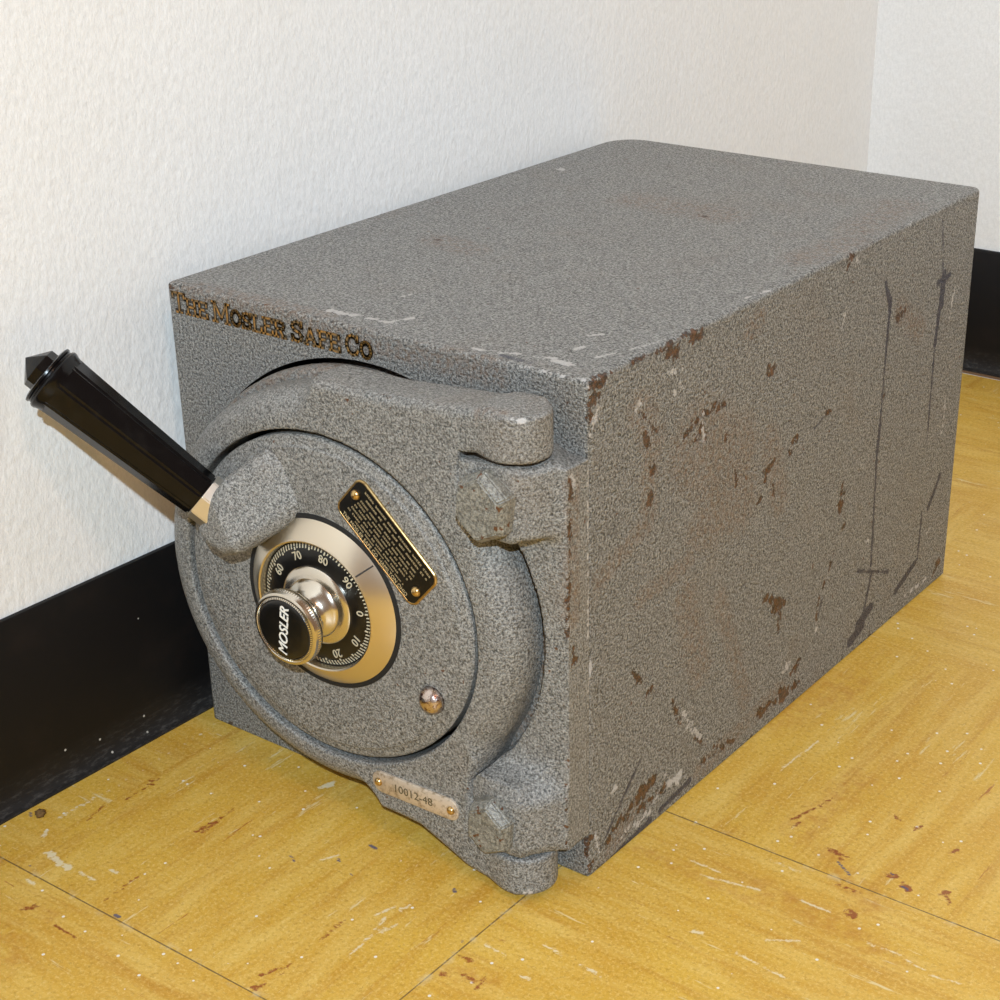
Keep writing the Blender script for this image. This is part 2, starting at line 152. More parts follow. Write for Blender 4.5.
def paint_material(name, speck=1.0, bumpd=.0006, base=(118, 115, 107), scale=520, marks=True, stretch=(1, 1, 1), rustfleck=.75):
    M = NT(name); P = M.obj()
    Ps = M.obj(stretch) if stretch != (1, 1, 1) else P
    hm = M.noise(Ps, scale, 3, .62)
    cell = M.noise(Ps, scale*1.9, 2, .6)
    fine = M.noise(P, scale*3.2, 1, .5)
    big = M.noise(P, 22, 3, .6)
    b0 = srgb(*base)
    dark = srgb(*[max(0,c*(1-.55*speck)) for c in base]); lite = srgb(*[min(255, c*(1+.50*speck)) for c in base])
    c = M.mix(M.ramp(hm, .36, .64), dark, lite)
    c = M.mix(M.ramp(cell, .55, .70, 0, .62*speck), c, srgb(200, 200, 194))
    c = M.mix(M.ramp(cell, .46, .32, 0, .8*speck), c, srgb(44, 44, 40))
    c = M.mix(M.ramp(M.noise(P, 820, 2, .6), .58, .74, 0, .20), c, srgb(150, 122, 78))
    c = M.mix(M.ramp(M.noise(M.obj((1, 1.1, .9)), 760, 2, .6), .60, .76, 0, .30), c, srgb(110, 128, 120))
    c = M.mix(M.ramp(big, .55, .78, 0, .22), c, srgb(128, 110, 90))
    # tiny rust flecks
    fl = M.noise(P, 210, 2, .6)
    c = M.mix(M.ramp(fl, rustfleck-.02, rustfleck+.01), c, srgb(92, 58, 34))
    rough = M.ramp(cell, .3, .7, .50, .36)
    h = M.math('ADD', M.math('MULTIPLY', hm, 1.0), M.math('MULTIPLY', cell, .45))
    if marks:
        at = M.node('ShaderNodeAttribute', attribute_name='marks')
        sp = M.node('ShaderNodeSeparateColor', ins={0: at.outputs['Color']})
        al = at.outputs['Alpha']
        n1 = M.math('MULTIPLY', M.math('SUBTRACT', M.noise(P, 190, 5, .72), .5), 2.2)
        n0 = M.math('MULTIPLY', M.math('SUBTRACT', M.noise(P, 75, 2, .6), .5), 1.6)
        n2 = M.math('SUBTRACT', M.noise(P, 900, 2, .6), .5)
        def msk(ch, amp, w, lo=.5):
            v = M.math('ADD', ch, M.math('MULTIPLY', n1, amp))
            v = M.math('ADD', v, M.math('MULTIPLY', n2, amp*.6)); v = M.math('ADD', v, M.math('MULTIPLY', n0, amp*.55))
            return M.ramp(v, lo-w, lo+w)
        st = M.math('MULTIPLY', M.ramp(al, .15, .6), M.ramp(M.noise(P, 330, 3, .7), .42, .62))
        c = M.mix(M.math('MULTIPLY', st, .40), c, srgb(124, 88, 54))
        ik = msk(sp.outputs[2], .45, .14, .46)
        c = M.mix(M.math('MULTIPLY', ik, .82), c, srgb(28, 31, 56))
        rs = msk(sp.outputs[0], .9, .05, .50)
        rc = M.mix(M.ramp(M.noise(P, 420, 3, .7), .38, .62), srgb(40, 27, 16), srgb(104, 64, 32))
        rim = M.math('MULTIPLY', msk(sp.outputs[0], .9, .04, .40), M.ramp(M.noise(P, 130, 2, .6), .53, .58)); c = M.mix(M.math('MULTIPLY', rim, .8), c, srgb(182, 178, 172)); c = M.mix(M.math('MULTIPLY', rs, .93), c, rc)
        wh = msk(sp.outputs[1], .8, .06, .52)
        c = M.mix(M.math('MULTIPLY', wh, .85), c, srgb(196, 192, 188))
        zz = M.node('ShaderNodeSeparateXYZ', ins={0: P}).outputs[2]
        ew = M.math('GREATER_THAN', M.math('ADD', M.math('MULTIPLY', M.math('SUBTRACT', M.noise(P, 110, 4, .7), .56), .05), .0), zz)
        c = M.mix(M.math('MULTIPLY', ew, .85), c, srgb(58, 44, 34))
        h = M.math('SUBTRACT', h, M.math('MULTIPLY', rs, .9))
    nrm = M.bump(h, bumpd, 1.0)
    return M.final(c, rough, .0, nrm, **{'Specular IOR Level': .55})

M_body = paint_material('hammered_grey_paint', .98, .0013, (109, 108, 105), 720)
M_door = paint_material('door_grey_paint', .80, .0006, (114, 113, 110), 880)
M_disc = paint_material('disc_grey_paint', .82, .0005, (114, 113, 110), 900, marks=False)
M_plate = paint_material('bracket_grey_paint', .82, .0006, (113, 112, 109), 860)

def metal(name, col, rough, bump=None, scale=300, spots=None):
    M = NT(name); P = M.obj(); c = srgb(*col)
    n = None
    if spots:
        c = M.mix(M.ramp(M.noise(P, scale, 3, .65), .5, .66), c, srgb(*spots))
    if bump: n = M.bump(M.noise(P, scale, 3, .6), bump)
    return M.final(c, rough, 1.0, n)
M_chrome = metal('worn_nickel', (222, 216, 204), .20, .00003, 180)
M_chrome2 = metal('bezel_nickel', (226, 216, 198), .30, .00003, 90)
M_ferr = metal('ferrule_nickel', (235, 230, 220), .42, .00003, 200)
M_brass = metal('aged_brass', (206, 176, 120), .28, .00005, 500)
M_tagm = metal('stamped_tag_metal', (214, 200, 182), .5, .0002, 420, (168, 150, 126))
M_tagm.node_tree.nodes['Principled BSDF'].inputs['Metallic'].default_value = .55
M_rust = metal('rusty_steel', (206, 192, 184), .26, .0003, 420, (92, 44, 28))
def plain(name, col, rough=.4, metal=0, **kw):
    M = NT(name); return M.final(srgb(*col), rough, metal, None, **kw)
def enamel(name, col, rough, bumpd=.00005):
    M = NT(name); P = M.obj()
    c = M.mix(M.ramp(M.noise(P, 160, 3, .6), .5, .8, 0, .12), srgb(*col), srgb(60, 58, 55))
    return M.final(c, rough, 0, M.bump(M.noise(P, 300, 2, .5), bumpd))
M_black = enamel('black_dial_enamel', (14, 13, 12), .28)
M_bake = enamel('black_bakelite', (8, 8, 10), .20, .00002)
M_shade = plain('dark_shade_colour', (22, 21, 20), .8)  # near-black standing in for shade, inside the mouth and round the bezel
M_white = plain('white_lettering', (232, 230, 222), .5)
M_cream = plain('faded_cream_lettering', (196, 186, 160), .5)
M_goldtxt = plain('gold_etched_lettering', (206, 188, 146), .4, .3)
M_bake.node_tree.nodes['Principled BSDF'].inputs['Specular IOR Level'].default_value = .28
def decal(name, a, b):
    M = NT(name); P = M.obj()
    n = M.ramp(M.noise(P, 420, 3, .7), .40, .60)
    return M.final(M.mix(n, srgb(*a), srgb(*b)), .55, 0)
M_decalg = decal('worn_gold_decal', (158, 112, 46), (104, 84, 54))
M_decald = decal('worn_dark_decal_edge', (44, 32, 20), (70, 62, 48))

# ------------------------------------------------------------------ marks painting (chips, rust, ink, scuffs recorded where they stand on the surface)
def paint(o, keys, w=.0022):
    me = o.data; n = len(me.vertices)
    co = np.empty(n*3); me.vertices.foreach_get('co', co); co = co.reshape(-1, 3)
    out = np.zeros((n, 4), dtype=np.float32)
    ci = {'R': 0, 'G': 1, 'B': 2, 'A': 3}
    rn = random.Random(5)
    for key in keys:
        fa = {'side': 0, 'pad': 0, 'top': 2, 'floor': 2, 'front': 1}.get(key, -1)
        for M_ in MARKS[key]:
            A_ = np.array(M_[1:4]); B_ = np.array(M_[4:7]); r = M_[7]; c = ci[M_[0]]
            ww = w if c < 3 else max(r, .004)
            L = float(np.linalg.norm(A_-B_)); pad = 2.5*r+ww*2
            sel0 = np.where(np.all((co > np.minimum(A_, B_)-pad) & (co < np.maximum(A_, B_)+pad), axis=1))[0]
            if c >= 2 or r < .0007: todo = [(A_, B_, r)]
            else:   # a chip is a ragged cluster of small flakes along its length
                todo = []; n_ = max(3, min(14, int(L/max(r*.55, .0006))+3)); lo_, hi_ = (.15, .75) if c == 0 else (.35, .95)
                for i in range(n_):
                    j = r*.75; f = i/(n_-1)
                    J = np.array([0 if k == fa else rn.uniform(-j, j) for k in range(3)]); K = np.array([0 if k == fa else rn.uniform(-j, j)*1.3 for k in range(3)])
                    pa = A_+(B_-A_)*f+J; todo.append((pa, pa+K, r*rn.uniform(lo_, hi_)))
            if not len(sel0): continue
            q0 = co[sel0]
            for a, b, r in todo:
                q = q0-a; ab = b-a; L2 = max(ab @ ab, 1e-12)
                h = np.clip(q @ ab/L2, 0, 1)[:, None]
                d = np.linalg.norm(q-h*ab, axis=1)
                out[sel0, c] = np.maximum(out[sel0, c], np.clip(.5+(max(r, .0007)-d)/(2*ww), 0, 1))
    at = me.attributes.new('marks', 'FLOAT_COLOR', 'POINT')
    at.data.foreach_set('color', out.ravel())

# ------------------------------------------------------------------ camera
R = CAMR
cam = bpy.data.cameras.new('camera'); co = bpy.data.objects.new('camera', cam); COL.objects.link(co)
co.matrix_world = Matrix(((R[0][0], R[0][1], R[0][2], CAMC[0]), (R[1][0], R[1][1], R[1][2], CAMC[1]), (R[2][0], R[2][1], R[2][2], CAMC[2]), (0, 0, 0, 1)))
cam.sensor_width = 36; cam.lens = CAMF/1000*36
cam.shift_x = (500-CAMP[0])/1000; cam.shift_y = -(500-CAMP[1])/1000
cam.clip_start = .01; cam.clip_end = 50
scene.camera = co

# ------------------------------------------------------------------ the setting
def structure(o): o['kind'] = 'structure'; return o
# floor: vinyl tiles, grid finer where the photograph shows it
def axis_samples(a, b, fine0, fine1, h, coarse):
    s = list(np.arange(a, fine0, coarse))+list(np.arange(fine0, fine1, h))+list(np.arange(fine1, b+coarse, coarse))
    return np.array(s)
xs = axis_samples(-.03, 2.6, -.03, .50, .0016, .05)
ys = axis_samples(-1.9, WBY+.005, -.27, .24, .0016, .05); ys = ys[ys <= WBY+.004]
nx, ny = len(xs), len(ys)
gx, gy = np.meshgrid(xs, ys, indexing='ij')
V = np.stack([gx, gy, np.zeros_like(gx)], -1).reshape(-1, 3)
idx = np.arange(nx*ny).reshape(nx, ny)
F = np.stack([idx[:-1, :-1], idx[1:, :-1], idx[1:, 1:], idx[:-1, 1:]], -1).reshape(-1, 4)
M = NT('ochre_vinyl_tile'); P = M.obj()
sx = M.node('ShaderNodeSeparateXYZ', ins={0: P})
T = .2286
tx = M.math('DIVIDE', M.math('SUBTRACT', sx.outputs[0], .2465), T); ty = M.math('DIVIDE', M.math('ADD', sx.outputs[1], .157), T)
fx = M.math('FLOOR', tx); fy = M.math('FLOOR', ty)
par = M.math('FLOORED_MODULO', M.math('ADD', fx, fy), 2.0)   # grain turns a quarter from tile to tile
off = M.math('ADD', M.math('MULTIPLY', fx, 3.7), M.math('MULTIPLY', fy, 5.3))
def streak(a, b, z):
    va = M.node('ShaderNodeCombineXYZ', ins={0: M.math('MULTIPLY', sx.outputs[0], a), 1: M.math('MULTIPLY', sx.outputs[1], b), 2: M.math('ADD', off, z)})
    vb = M.node('ShaderNodeCombineXYZ', ins={0: M.math('MULTIPLY', sx.outputs[0], b), 1: M.math('MULTIPLY', sx.outputs[1], a), 2: M.math('ADD', off, z)})
    n = M.node('ShaderNodeMix', data_type='VECTOR')
    M.set(n.inputs[0], par); M.set(n.inputs[4], vb.outputs[0]); M.set(n.inputs[5], va.outputs[0])
    return n.outputs[1]
base = M.mix(M.ramp(M.noise(P, 14, 4, .6), .35, .68), srgb(214, 172, 68), srgb(204, 156, 56))
base = M.mix(M.ramp(M.noise(streak(90, 14, 0), 1, 4, .65), .45, .68, 0, .75), base, srgb(224, 188, 98))
base = M.mix(M.ramp(M.noise(streak(80, 9, 4), 1, 4, .7), .52, .72, 0, .65), base, srgb(184, 128, 36))
base = M.mix(M.ramp(M.noise(P, 520, 5, .8), .50, .66, 0, .6), base, srgb(236, 208, 132))
base = M.mix(M.ramp(M.noise(P, 380, 5, .82), .50, .68, 0, .65), base, srgb(170, 128, 38))
base = M.mix(M.ramp(M.noise(streak(150, 16, 9), 1, 5, .72), .635, .68, 0, .75), base, srgb(222, 206, 158))
base = M.mix(M.ramp(M.noise(streak(170, 18, 15), 1, 4, .7), .68, .72, 0, .7), base, srgb(160, 78, 36))
base = M.mix(M.ramp(M.vor(P, 85), .075, .06), base, srgb(232, 228, 214))
# worn marks recorded by place
at = M.node('ShaderNodeAttribute', attribute_name='marks'); sp = M.node('ShaderNodeSeparateColor', ins={0: at.outputs['Color']})
n1 = M.math('SUBTRACT', M.noise(P, 330, 4, .75), .5)
def fm(ch, amp, w, lo=.5): return M.ramp(M.math('ADD', ch, M.math('MULTIPLY', n1, amp)), lo-w, lo+w)
base = M.mix(M.math('MULTIPLY', M.ramp(at.outputs['Alpha'], .1, .7), M.ramp(M.noise(P, 120, 4, .7), .4, .7, 0, .5)), base, srgb(172, 104, 30))
base = M.mix(M.math('MULTIPLY', fm(sp.outputs[1], .7, .06, .52), .8), base, srgb(226, 214, 180))
base = M.mix(M.math('MULTIPLY', fm(sp.outputs[0], .7, .07, .52), .85), base, srgb(138, 58, 28))
base = M.mix(M.math('MULTIPLY', fm(sp.outputs[2], .3, .05, .5), .85), base, srgb(74, 82, 112))
def seam(t):
    f = M.math('ABSOLUTE', M.math('SUBTRACT', M.math('FRACT', M.math('ADD', t, .5)), .5))
    return f
def lin(out, v): return M.math('ABSOLUTE', M.math('DIVIDE', M.math('SUBTRACT', out, v), T))
sxm = M.math('ADD', lin(sx.outputs[0], .2465), M.math('GREATER_THAN', sx.outputs[1], .0716))
sy2 = M.math('ADD', lin(sx.outputs[1], .0716), M.math('LESS_THAN', sx.outputs[0], .2465))
sm = M.math('MINIMUM', M.math('MINIMUM', sxm, sy2), lin(sx.outputs[1], -.157))
sw = M.math('ADD', .0010, M.math('MULTIPLY', M.noise(P, 60, 2, .6), .0016))
seamf = M.math('LESS_THAN', sm, sw)
base = M.mix(M.math('MULTIPLY', seamf, .75), base, srgb(92, 74, 52))
dust = M.math('MULTIPLY', M.ramp(sm, .016, .0), M.ramp(M.noise(P, 70, 4, .7), .52, .62, 0, .5))
base = M.mix(dust, base, srgb(214, 200, 160))
hgt = M.math('SUBTRACT', M.math('MULTIPLY', M.noise(P, 500, 3, .6), .3), seamf)
M_floor = M.final(base, M.ramp(M.noise(P, 30, 3, .6), .3, .7, .34, .5), 0, M.bump(hgt, .0003, .8))
floor = structure(link_mesh('floor', V, F, M_floor, None, smooth=False))
paint(floor, ['floor'], .0026)

# walls
M = NT('white_plaster'); P = M.obj((1, 1, .62))
n = M.noise(P, 210, 4, .6); nb = M.noise(M.obj(), 14, 3, .5)
cw = M.mix(nb, srgb(240, 240, 239), srgb(234, 233, 230))
cw = M.mix(M.ramp(M.noise(M.obj((1, 1, .5)), 520, 3, .65), .42, .6, 0, .3), cw, srgb(214, 214, 212))
cw = M.mix(M.ramp(M.noise(M.obj(), 30, 4, .7), .76, .79, 0, .3), cw, srgb(190, 186, 176))
M_wall = M.final(cw, .6, 0, M.bump(n, .0011, .8), **{'Specular IOR Level': .3})
def wx(y): return WALLX0+WALLS*y
def box_between(name, p, mat):     # p: plan polygon (ccw), z range
    pts, z0, z1 = p
    bm = bmesh.new()
    lo = [bm.verts.new((x, y, z0)) for x, y in pts]; hi = [bm.verts.new((x, y, z1)) for x, y in pts]
    bm.faces.new(lo[::-1]); bm.faces.new(hi)
    for i in range(len(pts)):
        j = (i+1) % len(pts); bm.faces.new((lo[i], lo[j], hi[j], hi[i]))
    return obj_bm(name, bm, mat)
structure(box_between('wall_left', ([(wx(-1.9)-.1, -1.9), (wx(-1.9), -1.9), (wx(WBY), WBY), (wx(WBY)-.1, WBY+.1)], -.01, 2.3), M_wall))
structure(box_between('wall_back', ([(wx(WBY), WBY), (2.6, WBY), (2.6, WBY+.1), (wx(WBY)-.1, WBY+.1)], -.01, 2.3), M_wall))
# black vinyl cove baseboards
M = NT('black_vinyl_cove'); P = M.obj()
cb = M.mix(M.ramp(M.noise(P, 40, 4, .6), .5, .8, 0, .5), srgb(16, 14, 14), srgb(34, 26, 22))
cb = M.mix(M.ramp(M.vor(P, 75), .06, .05), cb, srgb(190, 185, 175))
sz = M.node('ShaderNodeSeparateXYZ', ins={0: P})
scuff = M.math('MULTIPLY', M.ramp(sz.outputs[2], .022, .003), M.ramp(M.noise(M.obj((1, .5, 2)), 260, 4, .75), .50, .68, .12, .55))
cb = M.mix(scuff, cb, srgb(88, 84, 80))
M_base = M.final(cb, .5, 0, M.bump(M.noise(P, 200, 3, .6), .0001), **{'Specular IOR Level': .3})
BH = .1075
prof = [(0, 0), (.0088, 0), (.0090, .0010), (.0080, .0018)]
for i in range(8):
    a = math.pi/2*(i/7); prof.append((.0030+.0050*(1-math.sin(a)), .0018+.012*(1-math.cos(a))))
prof += [(.0030, BH-.002), (.0022, BH-.0003), (.001, BH), (0, BH)]
def run_profile(name, A, B, nvec, extA=0, extB=0):
    bm = bmesh.new(); rings = []
    for Pt, sgn in ((A, 0), (B, 1)):
        rings.append([bm.verts.new((Pt[0]+nvec[0]*d+(mit(sgn)[0]*d), Pt[1]+nvec[1]*d+(mit(sgn)[1]*d), z)) for d, z in prof])
    n = len(prof)
    for i in range(n-1): bm.faces.new((rings[0][i], rings[0][i+1], rings[1][i+1], rings[1][i]))
    bm.faces.new(rings[0]); bm.faces.new(rings[1][::-1])
    o = obj_bm(name, bm, M_base, None, angle=40)
    return structure(o)
mit = lambda s: (0, -1) if s else (0, 0)
run_profile('baseboard_left', (wx(-1.9), -1.9), (wx(WBY), WBY), (1, 0))
mit = lambda s: (0, 0) if s else (1, 0)
run_profile('baseboard_back', (wx(WBY), WBY), (2.6, WBY), (0, -1))

# ------------------------------------------------------------------ THE SAFE
safe = bpy.data.objects.new('floor_safe', None); COL.objects.link(safe)
safe.empty_display_size = .1
safe['label'] = 'grey hammered-finish steel safe with round dial door and black lever handle on the yellow floor'
safe['category'] = 'safe'

# --- body: box with rounded plan corners and a round mouth in the front face
def dense(L, h, r):
    e = [0, r*.35, r*.7, r]
    mid = list(np.linspace(r, L-r, max(2, int((L-2*r)/h)+1)))[1:-1]
    return np.array(e+mid+[L-r, L-r*.7, L-r*.35, L])/L
us = dense(W, .0014, .006); vs = dense(D, .00085, .006); vs = np.unique(np.concatenate([vs, 1-np.linspace(0, .022, 9)/D]))
us = np.unique(np.concatenate([us, np.linspace(0, .022, 9)/W]))
RC = {(0, 0): .0025, (1, 0): .0015, (0, 1): .022, (1, 1): .006}
def plan(u, v, d):
    x = d+(W-2*d)*u; y = d+(D-2*d)*v
    for (a, b), rc in RC.items():
        rc = max(rc-d*.5, .0008)
        cx = W-d-rc if a else d+rc; cy = D-d-rc if b else d+rc
        px = (x-cx)*(1 if a else -1); py = (y-cy)*(1 if b else -1)
        if px > 0 and py > 0:
            m = max(px, py); L = math.hypot(px, py)
            x = cx+(1 if a else -1)*px*m/L; y = cy+(1 if b else -1)*py*m/L
    return x, y
RT = .0022
levels = [(.0012, 0.)]+[(0., .0012)]+[(0., z) for z in np.linspace(.0012, H-RT, 300)[1:]]
for i in range(1, 5):
    a = math.pi/2*i/4; levels.append((RT*(1-math.cos(a)), H-RT+RT*math.sin(a)))
nu, nv = len(us), len(vs)
# perimeter parameter list, starting at front-left going right
per = [(u, 0.) for u in us]+[(1., v) for v in vs[1:]]+[(u, 1.) for u in us[::-1][1:]]+[(0., v) for v in vs[::-1][1:-1]]
npz = len(per)
V = []; F = []
for d, z in levels:
    for (u, v) in per:
        x, y = plan(u, v, d); V.append((x, y, z))
nl = len(levels)
V = list(V)
FRONT0, FRONT1 = 2, nl-6     # front wall levels replaced by the face with the mouth
for j in range(nl-1):
    for i in range(npz):
        if i in range(1, nu-2) and FRONT0 <= j < FRONT1: continue
        i2 = (i+1) % npz
        F.append((j*npz+i, j*npz+i2, (j+1)*npz+i2, (j+1)*npz+i))
# bottom + top caps
def cap(j, d, z, up):
    g = {}
    for a, u in enumerate(us):
        for b, v in enumerate(vs):
            g[a, b] = None
    for i, (u, v) in enumerate(per):
        if i < nu: key = (i, 0)
        elif i < nu+nv-1: key = (nu-1, i-nu+1)
        elif i < 2*nu+nv-2: key = (nu-1-(i-(nu+nv-1)+1), nv-1)
        else: key = (0, nv-1-(i-(2*nu+nv-2)+1))
        g[key] = j*npz+i
    for k in g:
        if g[k] is None:
            x, y = plan(us[k[0]], vs[k[1]], d)
            V.append((x, y, z)); g[k] = len(V)-1
    for a in range(nu-1):
        for b in range(nv-1):
            q = (g[a, b], g[a+1, b], g[a+1, b+1], g[a, b+1])
            F.append(q if up else q[::-1])
cap(nl-1, RT, H, True)
F.append(tuple(range(npz))[::-1])
# front face: rectangle loop -> mouth loop
loop = [FRONT0*npz+i for i in range(1, nu-1)]+[j*npz+nu-2 for j in range(FRONT0+1, FRONT1+1)]+[FRONT1*npz+i for i in range(nu-3, 0, -1)]+[j*npz+1 for j in range(FRONT1-1, FRONT0, -1)]
nL = len(loop); RH = .1176
prev = loop
hole = []
for vi in loop:
    dx, dz = V[vi][0]-CX, V[vi][2]-CZ
    q = EMI @ np.array([dx, dz]); q = q/np.linalg.norm(q)*RH; q = EM @ q
    hole.append((CX+q[0], CZ+q[1]))
def ring_from(coords):
    s = len(V); V.extend(coords); return list(range(s, s+len(coords)))
NR = 26
for k in range(1, NR+1):
    f = k/NR
    cur = ring_from([(V[loop[i]][0]*(1-f)+hole[i][0]*f, V[loop[i]][1]*(1-f), V[loop[i]][2]*(1-f)+hole[i][1]*f) for i in range(nL)])
    for i in range(nL):
        i2 = (i+1) % nL; F.append((prev[i], prev[i2], cur[i2], cur[i]))
    prev = cur
inner = ring_from([(hole[i][0], .05, hole[i][1]) for i in range(nL)])
for i in range(nL):
    i2 = (i+1) % nL; F.append((prev[i], prev[i2], inner[i2], inner[i]))
F.append(tuple(inner))
body = link_mesh('body', V, F, M_body, safe)
fix_normals(body)
body.data.set_sharp_from_angle(angle=math.radians(50))
body.data.materials.append(M_shade)
for pl in body.data.polygons:        # inside of the mouth, coloured near-black for the shade in the gap
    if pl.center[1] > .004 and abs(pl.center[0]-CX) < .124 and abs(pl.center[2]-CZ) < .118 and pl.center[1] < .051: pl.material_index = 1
paint(body, ['side', 'top', 'front'])

# --- signed distance modelling for the castings
def surface_nets(f, o, h):
    nx, ny, nz = f.shape; s = f < 0
    c = [(i, j, k) for i in (0, 1) for j in (0, 1) for k in (0, 1)]
    def sub(a, i, j, k): return a[i:nx-1+i, j:ny-1+j, k:nz-1+k]
    tot = sum(sub(s, *q).astype(np.int8) for q in c)
    act = (tot > 0) & (tot < 8)
    I = np.argwhere(act); vid = -np.ones(act.shape, dtype=np.int64); vid[act] = np.arange(len(I))
    acc = np.zeros((len(I), 3)); cnt = np.zeros(len(I))
    for a in range(8):
        for b in range(a+1, 8):
            d = np.abs(np.array(c[a])-np.array(c[b]))
            if d.sum() != 1: continue
            fa = f[I[:, 0]+c[a][0], I[:, 1]+c[a][1], I[:, 2]+c[a][2]]; fb = f[I[:, 0]+c[b][0], I[:, 1]+c[b][1], I[:, 2]+c[b][2]]
            m = (fa < 0) != (fb < 0); t = np.where(m, fa/np.where(m, fa-fb, 1), 0)[:, None]
            p = np.array(c[a])+(np.array(c[b])-np.array(c[a]))*t
            acc[m] += p[m]; cnt[m] += 1
    P = np.array(o)+(I+acc/cnt[:, None])*h
    Fs = []
    for ax in range(3):
        b, cc = [(1, 2), (2, 0), (0, 1)][ax]
        sl0 = [slice(None)]*3; sl1 = [slice(None)]*3
        sl0[ax] = slice(0, -1); sl1[ax] = slice(1, None)
        e = s[tuple(sl0)] != s[tuple(sl1)]
        E = np.argwhere(e)
        E = E[(E[:, b] > 0) & (E[:, cc] > 0) & (E[:, b] < f.shape[b]-1) & (E[:, cc] < f.shape[cc]-1)]
        inside = s[tuple(sl0)][E[:, 0], E[:, 1], E[:, 2]]
        def v(db, dc):
            q = E.copy(); q[:, b] -= db; q[:, cc] -= dc; return vid[q[:, 0], q[:, 1], q[:, 2]]
        quad = np.stack([v(1, 1), v(0, 1), v(0, 0), v(1, 0)], 1)
        quad[~inside] = quad[~inside][:, ::-1]
        Fs.append(quad)
    return P, np.concatenate(Fs)
def grid3(x0, x1, t0, t1, z0, z1, h):
    X = np.arange(x0, x1, h); T_ = np.arange(t0, t1, h); Z = np.arange(z0, z1, h)
    return np.meshgrid(X, T_, Z, indexing='ij', sparse=False)
def smin(a, b, k):
    h = np.clip(.5+.5*(b-a)/k, 0, 1); return b+(a-b)*h-k*h*(1-h)
def poly_sdf(x, z, pts):
    d = np.full(x.shape, 1e9); sgn = np.ones(x.shape); n = len(pts)
    for i in range(n):
        ax, az = pts[i]; bx, bz = pts[i-1]
        ex, ez = bx-ax, bz-az; wx_, wz = x-ax, z-az
        t = np.clip((wx_*ex+wz*ez)/(ex*ex+ez*ez), 0, 1)
        d = np.minimum(d, (wx_-ex*t)**2+(wz-ez*t)**2)
        c1 = z >= az; c2 = z < bz; c3 = ex*wz > ez*wx_
        flip = (c1 & c2 & c3) | (~c1 & ~c2 & ~c3); sgn = np.where(flip, -sgn, sgn)
    return sgn*np.sqrt(d)
def extr(d2, t, t0, t1, rc):       # extrusion with a rounded front edge
    a = np.maximum(d2+rc, -1); b = t-t1+rc
    e = np.hypot(np.maximum(a, 0), np.maximum(b, 0))+np.minimum(np.maximum(a, b), 0)-rc
    return np.maximum(e, t0-t)
def rr(X, Z):
    a = EMI[0, 0]*(X-CX)+EMI[0, 1]*(Z-CZ); b = EMI[1, 0]*(X-CX)+EMI[1, 1]*(Z-CZ); return np.hypot(a, b)
def barrel(X, T_, Z, z0, z1, rc=.002, xc=.2425, tc=.0220, r=.0152):
    d2 = np.hypot(X-xc, T_-tc)-r; dz = np.maximum(z0-Z, Z-z1)
    a = d2+rc; b = dz+rc
    return np.hypot(np.maximum(a, 0), np.maximum(b, 0))+np.minimum(np.maximum(a, b), 0)-rc
def sdf_obj(name, f, o, h, mat, parent):
    P, Fq = surface_nets(f, o, h)
    P = P.copy(); P[:, 1] *= -1
    ob = link_mesh(name, P, Fq, mat, parent)
    bm = bmesh.new(); bm.from_mesh(ob.data)
    bmesh.ops.recalc_face_normals(bm, faces=bm.faces); bm.to_mesh(ob.data); bm.free()
    return ob

# door ring with its two hinge lugs
h = .0010
X, T_, Z = grid3(-.005, .272, .008, .042, .000, .262, h)
r = rr(X, Z); TD = .0356
disc = extr(r-.1103, T_, .0105, TD, .0150)
X2, Z2 = X[:, 0, :], Z[:, 0, :]
up = poly_sdf(X2, Z2, [(.1315, .2435), (.170, .2452), (.205, .2483), (.240, .2512), (.246, .2510), (.246, .2292), (.2270, .2292), (.2205, .2225), (.2190, .185), (.1315, .13)])[:, None, :]
dn = poly_sdf(X2, Z2, [(.160, .021), (.186, .0195), (.203, .0125), (.215, .0072), (.228, .0052), (.246, .0050), (.246, .0256), (.2260, .0256), (.2200, .032), (.2190, .07), (.1315, .13)])[:, None, :]
lug = np.minimum(extr(up, T_, .0105, TD, .0045), extr(dn, T_, .0105, TD, .0045))
bar = np.minimum(barrel(X, T_, Z, .2292, .2512), barrel(X, T_, Z, .0050, .0256))
f = np.maximum(smin(disc, lug, .016), T_-TD)
f = smin(f, bar, .005)
notch = np.maximum(np.maximum(.2192-X, np.maximum(.0254-Z, Z-.2294)), .1140-r)
f = np.maximum(f, -notch)
f = np.maximum(f, .0916-r)
door = sdf_obj('door', f, (-.005, .008, .0), h, M_door, safe)
paint(door, ['door'], .0020)

# rear flange of the door sitting in the mouth of the body
lathe_obj('door_plug', [(.094, -.03), (.1120, -.03), (.1120, -.004), (.1150, .000), (.1155, .004), (.1150, .0085), (.1132, .0108), (.094, .0110)], M_door, door, 160, close=True)
# round centre disc of the door with a stepped edge
dd = [(.070, .012), (.0888, .012), (.0888, .0335), (.0882, .0342), (.0870, .0348), (.0838, .0348), (.0832, .0352), (.0826, .0358), (.0815, .0360)]
dd += [(.060, .0362), (.045, .0362)]
lathe_obj('door_disc', dd+[(.03, .0362), (.03, .012)], M_disc, door, 160, close=True)

